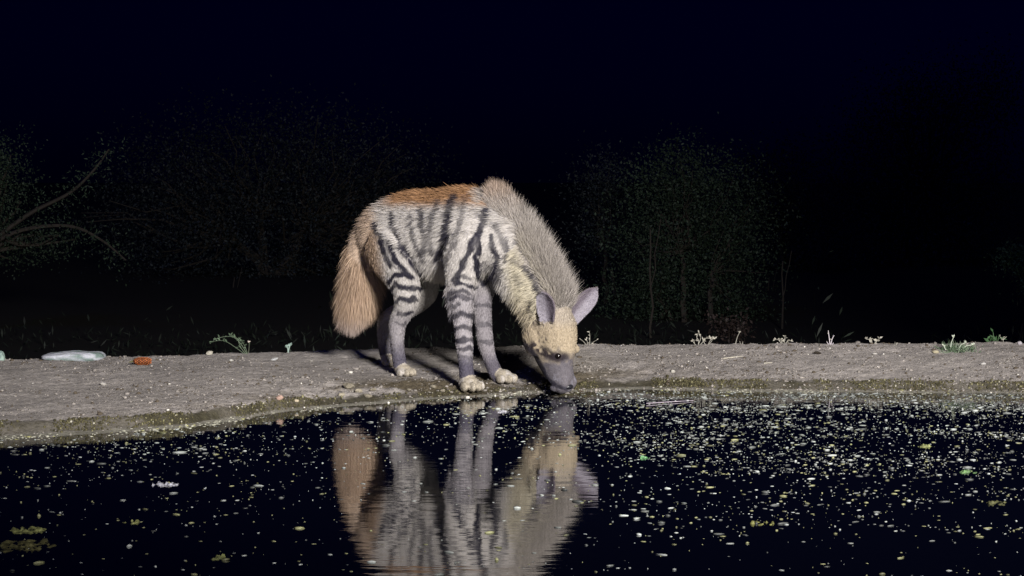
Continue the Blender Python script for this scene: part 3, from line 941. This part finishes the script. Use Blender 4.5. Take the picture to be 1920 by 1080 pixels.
stk.build('stalk', M_cone, cone)

# ------------------------------------------------------------------ weeds along the rim
PXM = 8.8 / FOC
def weed(name, label, base, stems, stem_c, leaf_c, leaf=0.010, per=5, group=None, r0=.0016, tipc=None, cat='weed', lw=.45):
    e = empty(name, base, label, cat, group)
    st_, lf = MB(), MB()
    for pts in stems:
        pp = [np.array([a * PXM, d, -b_ * PXM]) for a, b_, d in pts]
        pp[0] = pp[0] - np.array([0, 0, .012])
        cur = smooth_chain(pp, 4)
        rad = np.linspace(r0, r0 * .45, len(cur))
        st_.tube(cur, rad, stem_c * random.uniform(.85, 1.15), 5)
        for q in range(per):
            k = random.randint(len(cur) // 3, len(cur) - 1)
            d = np.array([random.uniform(-1, 1), random.uniform(-1, .6), random.uniform(-.2, 1)])
            lf.leaf(cur[k], d, (random.uniform(-.3, .3), -1, .4), leaf * random.uniform(.6, 1.3), leaf * lw * random.uniform(.7, 1.2), leaf_c * random.uniform(.7, 1.25))
        if tipc is not None:
            for q in range(6):
                d = np.array([random.uniform(-1, 1), random.uniform(-1, 1), random.uniform(0, 1)])
                lf.leaf(cur[-1], d, (.1, -1, .2), leaf * .8, leaf * .6, tipc)
    st_.build('stem', M_leaf, e)
    if lf.v:
        lf.build('leaves', M_leaf, e)
    return e
dry = lin(150, 147, 137); dryl = lin(162, 158, 147); grn = lin(104, 128, 96); dgrn = lin(70, 96, 66)
weed('green_weed', 'arching green weed with thin stems leaning over the bank rim', on_crest(466, .0),
     [[(0, 0, 0), (-22, -12, -.01), (-45, -26, -.02), (-72, -24, -.02)], [(0, 0, 0), (-12, -16, 0), (-28, -32, 0), (-50, -32, .01), (-66, -26, 0)], [(0, 0, 0), (-14, -12, 0), (-22, -30, 0), (-36, -36, 0)],
      [(0, 0, 0), (-8, -16, .01), (-18, -30, .01)]], lin(92, 104, 86), lin(84, 100, 80), .014, 13)
weed('seedling', 'pale blue green seedling with thick stem on the bank rim', on_crest(541, .0), [[(0, 0, 0), (-1, -6, 0), (-2, -12, 0)], [(-1, -8, 0), (2, -12, 0), (3, -14, 0)]],
     lin(132, 150, 142), lin(145, 165, 156), .013, 3, r0=.004, tipc=lin(145, 165, 156), cat='seedling', lw=.8)
weed('seed_stalk', 'single dim stalk with a pale seed head beside the arching weed', on_crest(465, .12), [[(0, 0, 0), (2, -14, 0), (2, -24, 0)]], lin(90, 96, 80), grn, .010, 1, tipc=lin(180, 170, 160), cat='weed')
weed('dry_weed', 'spiky dry sprig with one upright stalk beside the head', on_crest(1103, .0), [[(0, 0, 0), (-8, -5, 0), (-14, -10, 0)], [(0, 0, 0), (8, -4, 0), (16, -9, 0)], [(2, 0, 0), (3, -14, 0), (2, -26, 0)], [(0, 0, 0), (-2, -6, 0), (-4, -12, 0)]], dry, dryl, .011, 3)
weed('dry_weed', 'branched dry weed with curled pale leaves on the rim', on_crest(1308, .0), [[(0, 0, 0), (2, -8, 0), (-2, -16, 0), (2, -24, 0)], [(0, 0, 0), (-8, -6, 0), (-10, -10, 0)], [(2, -8, 0), (6, -14, 0), (3, -22, 0)], [(0, 0, 0), (9, -5, 0), (12, -9, 0)]], dry, dryl, .013, 5)
weed('dry_weed', 'low dry weed with two arched leaves beside the branched one', on_crest(1326, .0), [[(0, 0, 0), (6, -8, 0), (14, -11, 0)], [(0, 0, 0), (-8, -9, 0), (2, -12, 0), (8, -9, 0)], [(-2, 0, 0), (8, -6, 0), (10, -12, 0)]], dry, dryl, .014, 4)
weed('dry_stalk', 'slanting dry stalk with a knobbed top on the rim', on_crest(1378, .0), [[(0, 0, 0), (4, -11, 0), (9, -22, 0)]], dry, dryl, .008, 1, r0=.002, tipc=dryl)
weed('dry_weed', 'tiny dry sprig left at the foot of the slanting stalk', on_crest(1390, .0), [[(0, 0, 0), (3, -5, 0)], [(0, 0, 0), (-3, -4, 0)]], dry, dryl, .008, 3)
weed('dry_weed', 'bushy low dry tuft with a faint green blade behind', on_crest(1468, .0), [[(0, 0, 0), (-8, -6, 0), (-14, -8, 0)], [(0, 0, 0), (4, -8, 0), (2, -14, 0)], [(0, 0, 0), (10, -5, 0), (16, -4, 0)], [(0, 0, 0), (-3, -8, 0)]], dry, dryl, .012, 6)
weed('dry_weed', 'white forked sprig like the letter Y on the rim', on_crest(1557, .0), [[(0, 0, 0), (-2, -10, 0), (-4, -26, 0)], [(0, 0, 0), (3, -9, 0), (7, -17, 0)], [(0, 0, 0), (-7, -5, 0)], [(0, 0, 0), (6, -3, 0)]], lin(198, 190, 196), dryl, .008, 2, r0=.0024)
weed('dry_weed', 'dry weed with two spread wing shaped leaves on the rim', on_crest(1638, .0), [[(0, 0, 0), (-5, -7, 0), (-15, -10, 0)], [(0, 0, 0), (7, -7, 0), (13, -13, 0)], [(0, 0, 0), (4, -5, 0), (12, -8, 0)], [(0, 0, 0), (-6, -5, 0)]], dry, dryl, .015, 5, r0=.002, lw=.55)
weed('dry_sprig', 'little dry sprout between wing leaved weed and green tuft', on_crest(1678, .0), [[(0, 0, 0), (0, -6, 0)], [(0, 0, 0), (4, -4, 0)]], dry, dryl, .008, 3)
weed('dry_sprig', 'small dry sprig with flat T shaped top near the broad leaved plant', on_crest(1881, .0), [[(0, 0, 0), (0, -9, 0)], [(0, -9, 0), (-7, -11, 0)], [(0, -9, 0), (6, -10, 0)]], dry, dryl, .008, 2)
# green tuft with creeping stems
def tuft(base, label):
    e = empty('grass_tuft', base, label, 'grass tuft')
    mb = MB()
    for q in range(220):
        x0 = random.gauss(0, 16) * PXM; y0 = random.uniform(-.06, .08)
        L_ = random.uniform(.012, .040); d = np.array([random.uniform(-1, 1), random.uniform(-.6, .6), random.uniform(.15, 1.0)])
        gz = float(ground(np.array([base[0] + x0]), np.array([base[1] + y0]))[0]) - base[2]
        mb.leaf((x0, y0, gz - .002), d, (0, -1, .3), L_, .0035, random.choice([lin(100, 116, 96), lin(78, 96, 72), lin(138, 148, 130)]))
    mb.build('blades', M_leaf, e)['kind'] = 'stuff'
    s = MB()
    for pts in ([(-14, -2, 0), (-12, -14, 0), (-8, -24, 0)], [(0, 0, 0), (6, -10, 0), (14, -14, 0)], [(4, 0, 0), (16, -8, 0), (28, -10, 0)], [(-22, 0, 0), (-26, -8, 0)]):
        s.tube([np.array([a * PXM, d, -b_ * PXM]) for a, b_, d in pts], [.0022, .0018, .0012][:len(pts)], lin(176, 184, 168), 5)
        for q in range(4):
            a, b_, d = pts[-1]
            s.leaf((a * PXM, d, -b_ * PXM), (random.uniform(-1, 1), random.uniform(-1, 1), random.uniform(0, 1)), (0, -1, .2), .012, .006, lin(190, 196, 180))
    s.build('stem', M_leaf, e)
tuft(hit(1796, 657), 'spreading green grass tuft with pale stems on the bank')
weed('broad_leaved_plant', 'dim green plant with broad upright leaves behind the rim', on_crest(1866, .25), [[(0, 0, 0), (-8, -14, 0), (-18, -24, 0)], [(0, 0, 0), (-2, -18, 0), (-4, -36, 0)], [(0, 0, 0), (4, -16, 0), (8, -32, 0)], [(0, 0, 0), (3, -10, 0), (2, -22, 0)]],
     lin(60, 84, 54), lin(56, 84, 52), .035, 4, r0=.003, cat='plant', lw=.35)
# straw and sticks
def stick(name, label, p0, p1, r, colr, cat='straw'):
    mid = (p0 + p1) / 2 + np.array([0, 0, .003])
    mb = MB(); mb.tube([p0 - p0 + np.array([0, 0, .003]), mid - p0, p1 - p0 + np.array([0, 0, .002])], [r, r, r * .6], colr, 6)
    o = mb.build(name, M_bark); o.location = p0
    set_props(o, label, cat)
stick('straw', 'pale straw lying on the dry bank below the slanting stalk', hit(1356, 674), hit(1392, 669), .0022, lin(180, 174, 160))
stick('straw', 'short straw on the bank below the bushy dry tuft', hit(1432, 683), hit(1448, 681), .002, lin(165, 160, 148))
q0, q1 = W(1212, 759, 3200 / (759 - HOR)), W(1300, 753, 3200 / (753 - HOR)); q0[2] = q1[2] = .002
stick('reed', 'thin pale reed floating on the water near the far shore', q0, q1, .0016, lin(150, 140, 150), 'reed')
# moss fringe along the ledge
n = 9000
X = RNG.uniform(-2.4, 2.4, n)
s0, c0, ch0, t0, w0, l0 = ground_parts(X, np.full(n, 8.0))
Y = s0 + w0 + RNG.normal(.035, .02, n)
k = RNG.random(n) < np.clip(sstep(.35, .6, fbm(X * 8, Y * 0 + 2, 0, 3)) * np.interp(X, [-1.5, -.6, -.2, .3, .6], [1, .8, .25, .5, 1]), 0, 1)
X, Y = X[k], Y[k]; n = len(X)
R = RNG.uniform(.0015, .0042, n)
C = lin(66, 62, 42)[None] * RNG.uniform(.4, 1.5, (n, 1)); C[RNG.random(n) < .05] = lin(112, 108, 80); C[RNG.random(n) < .02] = lin(150, 146, 132)
set_props(mass('moss', X, Y, ground(X, Y), R, C, M_stone, (.8, 1.6), 5), 'dark olive moss crust along the wet ledge above the water', 'moss', kind='stuff')
# scum along the waterline
n = 2600
X = RNG.uniform(-2.4, 2.4, n); s0 = ground_parts(X, np.full(n, 8.0))[0]
Y = s0 + RNG.normal(-.01, .035, n)
k = RNG.random(n) < sstep(.4, .65, fbm(X * 6, X * 0 + 12, 0, 3)); X, Y = X[k], Y[k]; n = len(X)
C = lin(150, 148, 134)[None] * RNG.uniform(.4, 1.2, (n, 1)); C[RNG.random(n) < .06] = lin(140, 138, 90)
set_props(mass('scum', X, Y, np.maximum(ground(X, Y), 0), RNG.uniform(.0015, .004, n), C, M_algae, (.3, .7), 6, RNG.uniform(1, 2.5, n)), 'pale scum washed up along the waterline', 'scum', kind='stuff')

# ------------------------------------------------------------------ floating flakes of algae
def flakes(n, ylo, yhi, power, dmul, rr, seed):
    r = np.random.default_rng(seed)
    Y = yhi - (yhi - ylo) * r.random(n) ** power
    X = (r.random(n) * 2 - 1) * Y * .27
    s0 = ground_parts(X, Y)[0]
    ok = Y < s0 - .015
    streak = fbm(X * 2.6, Y * 5.0, 3.0, 5, .65)
    right = np.interp(X / Y * FOC + 960, [0, 600, 700, 1080, 1200, 1920], [.30, .42, .25, .34, .95, .95])
    fall = np.interp(Y, [4.2, 5.2, 6.0, 6.8, 8.0], [.08, .14, .36, .8, 1.0])
    k = ok & (r.random(n) < right * fall * (.22 + .78 * sstep(.40, .66, streak)) * dmul)
    X, Y = X[k], Y[k]; n = len(X)
    R = np.clip(r.lognormal(math.log(rr), .55, n), .0006, .0042) * np.interp(Y, [4.2, 6.2], [1.15, 1.0])
    C = lin(142, 146, 143)[None] * (r.random((n, 1)) ** 1.8 * 1.1 + .10)
    yg = r.random(n) < np.interp(Y, [4.2, 6, 8], [.5, .2, .07]); C[yg] = lin(124, 124, 90)[None] * r.uniform(.25, 1.1, (yg.sum(), 1))
    return X, Y, R, np.clip(C, 0, .85), np.where(r.random(n) < .5, r.uniform(1.8, 5.0, n), r.uniform(.8, 1.6, n))
f1 = flakes(150000, 4.1, 8.05, 1.15, .62, .00105, 11)
X, Y, R, C, S = f1
set_props(mass('floating_algae', X, Y, np.full(len(X), .001), R, C, M_algae, (.45, .95), 12, S, .3), 'countless pale and yellowish flakes of algae floating on the dark water', 'algae', kind='stuff')

def mat_patch(px, py, wpx, colr, label, seed, n=60):
    """one lumpy floating raft of algae with a ragged outline"""
    Yc = 3200 / (py - HOR); Xc = (px - 960) * Yc / FOC
    wm = wpx * Yc / FOC * .5
    na, nr = 64, 14
    V, Cc, F = [], [], []
    for i in range(nr + 1):
        for k in range(na):
            an = 2 * math.pi * k / na; ro = i / nr
            ed = .45 + .9 * float(fbm(np.array([math.cos(an) * 2.2 + seed]), np.array([math.sin(an) * 2.2]), np.array([seed * .7]), 4, .7)[0])
            x, y = math.cos(an) * ro * ed * wm, math.sin(an) * ro * ed * wm * 1.1
            h = float(fbm(np.array([x * 90 + seed]), np.array([y * 90]), np.array([1.0]), 3, .7)[0])
            V.append((x, y, (-.002 + .020 * max(h - .40, 0)) if i < nr else -.003))
            Cc.append(colr * (.15 + .65 * float(vnoise(np.array([x * 160]), np.array([y * 160]), np.array([seed]))[0])))
    for i in range(nr):
        for k in range(na):
            k2 = (k + 1) % na
            F.append((i * na + k, (i + 1) * na + k, (i + 1) * na + k2, i * na + k2))
    o = link('algae_mat', mesh_np('algae_mat', V, F, np.clip(Cc, 0, .8)), M_algae)
    o.location = (Xc, Yc, .0005)
    set_props(o, label, 'algae')
mat_patch(312, 909, 50, lin(190, 190, 200), 'whitish floating mat standing alone on open water', 21, 40)
mat_patch(50, 996, 80, lin(140, 142, 90), 'bright yellow green algae mat above the brown one', 22, 46)
mat_patch(40, 1025, 130, lin(112, 108, 70), 'large brown olive algae mat in the near water', 23, 170)
mat_patch(1735, 838, 38, lin(160, 164, 110), 'yellow green algae clump in the dense flakes', 24, 40)
mat_patch(1815, 886, 44, lin(112, 146, 96), 'vivid green algae clump beside pale flakes', 25, 40)
mat_patch(1870, 945, 46, lin(110, 110, 74), 'dull olive algae clump in the near water', 26, 34)
mat_patch(1430, 983, 44, lin(140, 140, 84), 'thin yellow algae streak in dark water', 27, 26)
mat_patch(245, 980, 36, lin(140, 142, 90), 'small yellow green algae streak near the open mat', 28, 26)
mat_patch(405, 1047, 36, lin(130, 134, 84), 'narrow yellowish algae streak in black water', 29, 22)
mat_patch(942, 773, 26, lin(200, 198, 206), 'white floating scrap between the leg reflections', 30, 16)
mat_patch(1210, 860, 26, lin(110, 160, 110), 'small pale green algae clump among the white flakes', 31, 16)

# ------------------------------------------------------------------ bushes and trees beyond the bank
def limb(mb, p0, p1, r0, r1, c, wob=.12, n=7):
    p0, p1 = np.array(p0), np.array(p1); L_ = np.linalg.norm(p1 - p0)
    pts = [p0 + (p1 - p0) * k / (n - 1) + (RNG.normal(0, wob * L_ / n, 3) if 0 < k < n - 1 else 0) for k in range(n)]
    mb.tube(pts, np.linspace(r0, r1, n), c, 6)
    return pts

def tree(name, label, base, blobs, nleaf, leaf, lc, bark, cat='tree', group=None, trunks=1, tr=.06, clump=.22, per=70):
    """blobs: list of (centre, radii) relative to base; foliage hangs in clumps round twig ends"""
    base = np.array(base, float)
    e = empty(name, base, label, cat, group)
    tb = MB()
    forks = []
    for k in range(trunks):
        b0 = np.array([random.uniform(-.1, .1) * trunks, random.uniform(-.1, .1) * trunks, -.1])
        c0 = np.array(blobs[k % len(blobs)][0])
        f = b0 * .6 + np.array([c0[0] * .4, c0[1] * .4, max(c0[2] * .55, .2)])
        limb(tb, b0, f, tr, tr * .65, bark); forks.append(f)
    V, Cc = [], []
    vol = np.array([np.prod(r) ** .67 for c, r in blobs]); vol /= vol.sum()
    nclump = max(int(nleaf / per), 1)
    for k in range(nclump):
        c, r = blobs[RNG.choice(len(blobs), p=vol)]
        d = RNG.normal(0, 1, 3); d /= np.linalg.norm(d)
        q = np.array(c) + d * np.array(r) * RNG.uniform(.35, 1.05) * (.75 + .5 * float(vnoise(np.array([d[0] * 2 + c[0]]), np.array([d[1] * 2]), np.array([d[2] * 2]))[0]))
        if k % 4 == 0:
            f = min(forks, key=lambda g: np.linalg.norm(q - g))
            limb(tb, f, q, tr * .28, tr * .06, bark, .25, 5)
        P_ = q + RNG.normal(0, clump, (per, 3)) * np.array([1, 1, .7])
        dd = nrm(RNG.normal(0, 1, (per, 3)) + np.array([0, 0, -.2])); ss = nrm(np.cross(dd, RNG.normal(0, 1, (per, 3))))
        Ls_ = leaf * RNG.uniform(.6, 1.4, (per, 1)); cl = lc * RNG.uniform(.6, 1.3)
        V.append(np.stack([P_, P_ + dd * Ls_ * .45 + ss * Ls_ * .26, P_ + dd * Ls_, P_ + dd * Ls_ * .45 - ss * Ls_ * .26], 1).reshape(-1, 3))
        Cc.append(np.repeat(cl[None] * RNG.uniform(.7, 1.3, (per, 1)), 4, 0))
    tb.build('trunk', M_bark, e)
    V = np.concatenate(V); Cc = np.concatenate(Cc)
    link('crown', mesh_np('crown', V, np.arange(len(V)).reshape(-1, 4), Cc), M_leaf, e)
    return e
def gz(x, y): return float(ground(np.array([x]), np.array([y]))[0])
def bx(px, Y): return np.array([(px - 960) * Y / FOC, Y, gz((px - 960) * Y / FOC, Y)])
def rel(px, py, Y, base, dy=0): return W(px, py, Y) - base + np.array([0, dy, 0])
def rad(wpx, hpx, Y, d=None): return np.array([wpx * Y / FOC, d or wpx * Y / FOC, hpx * Y / FOC])

LC = lin(48, 62, 48); LC2 = lin(40, 47, 50); BK = lin(56, 52, 48)
# near tree at the left edge, two long drooping boughs
Y = 25.0; B = bx(-70, Y)
t = tree('acacia_tree', 'leafy tree with long drooping boughs behind the flat pale rock', B,
     [(rel(5, 330, Y, B), rad(60, 85, Y)), (rel(-40, 420, Y, B), rad(90, 90, Y)), (rel(60, 450, Y, B), rad(75, 35, Y)), (rel(-60, 300, Y, B), rad(80, 100, Y))], 12000, .032, LC, BK, tr=.12, clump=.14)
bl = MB(); lv = []
for pts in ([(-40, 470), (40, 432), (130, 424), (190, 450), (236, 488)], [(0, 440), (60, 398), (130, 362), (175, 320), (204, 280)]):
    pp = smooth_chain([rel(a, b_, Y - .3, B) for a, b_ in pts], 6)
    bl.tube(pp, np.linspace(.028, .009, len(pp)), BK, 6)
    for k in range(8, len(pp)):
        for q in range(16): lv.append(pp[k] + RNG.normal(0, .11, 3))
ob = bl.build('bough', M_bark, t)
lm = MB()
for p_ in lv: lm.leaf(p_, RNG.normal(0, 1, 3), RNG.normal(0, 1, 3), 0.045 * random.uniform(.6, 1.3), .018, LC * 1.2 * random.uniform(.7, 1.5))
lm.build('twig_leaves', M_leaf, t)
# big rounded crown far behind
Y = 40.0; B = bx(500, Y)
tree('round_tree', 'wide rounded dark tree far behind the bushy tail', B,
     [(rel(480, 300, Y, B), rad(200, 120, Y)), (rel(300, 380, Y, B), rad(160, 130, Y)), (rel(660, 360, Y, B), rad(170, 130, Y)), (rel(500, 460, Y, B), rad(280, 120, Y)), (rel(760, 450, Y, B), rad(90, 130, Y))],
     46000, .055, LC2, BK, trunks=4, tr=.12, clump=.38)
# greener bush right of the head
Y = 27.0; B = bx(1290, Y)
tree('green_bush', 'rounded green bush standing behind the low dry weeds', B,
     [(rel(1270, 340, Y, B), rad(80, 65, Y)), (rel(1240, 440, Y, B), rad(95, 110, Y)), (rel(1340, 420, Y, B), rad(95, 120, Y)), (rel(1220, 560, Y, B), rad(90, 70, Y)), (rel(1370, 540, Y, B), rad(80, 70, Y))],
     26000, .038, LC, BK, 'bush', trunks=4, tr=.04, clump=.22)
Y = 30.0; B = bx(1135, Y)
tree('slender_bush', 'small thin bush beyond the raised ear', B, [(rel(1130, 350, Y, B), rad(45, 55, Y)), (rel(1130, 440, Y, B), rad(50, 70, Y))], 5000, .04, LC2, BK, 'bush', trunks=2, tr=.035, clump=.22)
Y = 42.0; B = bx(1480, Y)
tree('sparse_tree', 'sparse dark tree between the green bush and the tall tree', B,
     [(rel(1450, 360, Y, B), rad(110, 90, Y)), (rel(1500, 470, Y, B), rad(110, 90, Y))], 14000, .055, LC2, BK, trunks=3, tr=.07, clump=.3)
Y = 44.0; B = bx(1730, Y)
tree('tall_tree', 'tall dark tree with an open crown on the far right side', B,
     [(rel(1720, 210, Y, B), rad(110, 90, Y)), (rel(1650, 330, Y, B), rad(120, 110, Y)), (rel(1810, 320, Y, B), rad(110, 120, Y)), (rel(1730, 450, Y, B), rad(190, 110, Y)), (rel(1860, 190, Y, B), rad(60, 80, Y))],
     34000, .06, LC2, BK, trunks=3, tr=.12, clump=.40)
Y = 20.0; B = bx(1925, Y)
tree('thorn_shrub', 'nearer green shrub with bare stems by the broad leaved plant', B,
     [(rel(1905, 480, Y, B), rad(32, 26, Y)), (rel(1950, 520, Y, B), rad(40, 50, Y))], 3000, .03, lin(70, 96, 68), BK, 'shrub', trunks=4, tr=.012, clump=.06)
Y = 17.0; B = bx(1372, Y)
tree('brown_shrub', 'low reddish brown shrub behind the slanting dry stalk', B, [(rel(1375, 615, Y, B), rad(45, 22, Y))], 700, .03, lin(44, 35, 33), BK, 'shrub', trunks=3, tr=.012, clump=.06)
for pxx, top, bot, Y in ((1221, 430, 640, 24), (1466, 490, 640, 26), (1440, 520, 640, 33), (436, 520, 650, 36)):
    B = bx(pxx, Y); mb = MB()
    limb(mb, (0, 0, -.1), rel(pxx + random.uniform(-4, 4), top, Y, B), .015, .007, BK, .05, 7)
    limb(mb, rel(pxx, (top + bot) / 2, Y, B), rel(pxx + 18, top - 20, Y, B), .007, .004, BK, .05, 5)
    o = mb.build('bare_sapling', M_bark); o.location = B
    set_props(o, 'thin bare sapling trunk among the dark bushes', 'sapling', 'bare saplings among the bushes')
# undergrowth behind the rim
V, Cc = [], []
n = 26000
X = RNG.uniform(-4.2, 4.2, n); Y = crest_y(X) + 3.5 + RNG.random(n) ** 1.1 * 12; X = X * Y / 9.0
kk = fbm(X * 1.1, Y * .8, 2.2, 3) > .47
X, Y = X[kk], Y[kk]; n = len(X)
hgt = (.15 + .75 * sstep(.5, .75, fbm(X * .8 + 5, Y * .5, 4.4, 3))) * RNG.uniform(.4, 1.2, n)
zb = ground(X, Y)
base_p = np.stack([X, Y, zb], 1) + np.stack([np.zeros(n), np.zeros(n), hgt * RNG.random(n)], 1)
dd = nrm(RNG.normal(0, .6, (n, 3)) + np.array([0, 0, .8])); ss = nrm(np.cross(dd, RNG.normal(0, 1, (n, 3))))
Lf = RNG.uniform(.03, .09, (n, 1)); wf = Lf * RNG.uniform(.05, .16, (n, 1))
V = np.stack([base_p - dd * Lf * .3, base_p + dd * Lf * .4 + ss * wf, base_p + dd * Lf, base_p + dd * Lf * .4 - ss * wf], 1).reshape(-1, 3)
Cc = np.repeat(lin(34, 42, 34)[None] * RNG.uniform(.4, 1.3, (n, 1)), 4, 0)
set_props(link('undergrowth', mesh_np('undergrowth', V, np.arange(len(V)).reshape(-1, 4), Cc), M_leaf), 'dark grass and weeds growing behind the bank rim', 'undergrowth', kind='stuff')
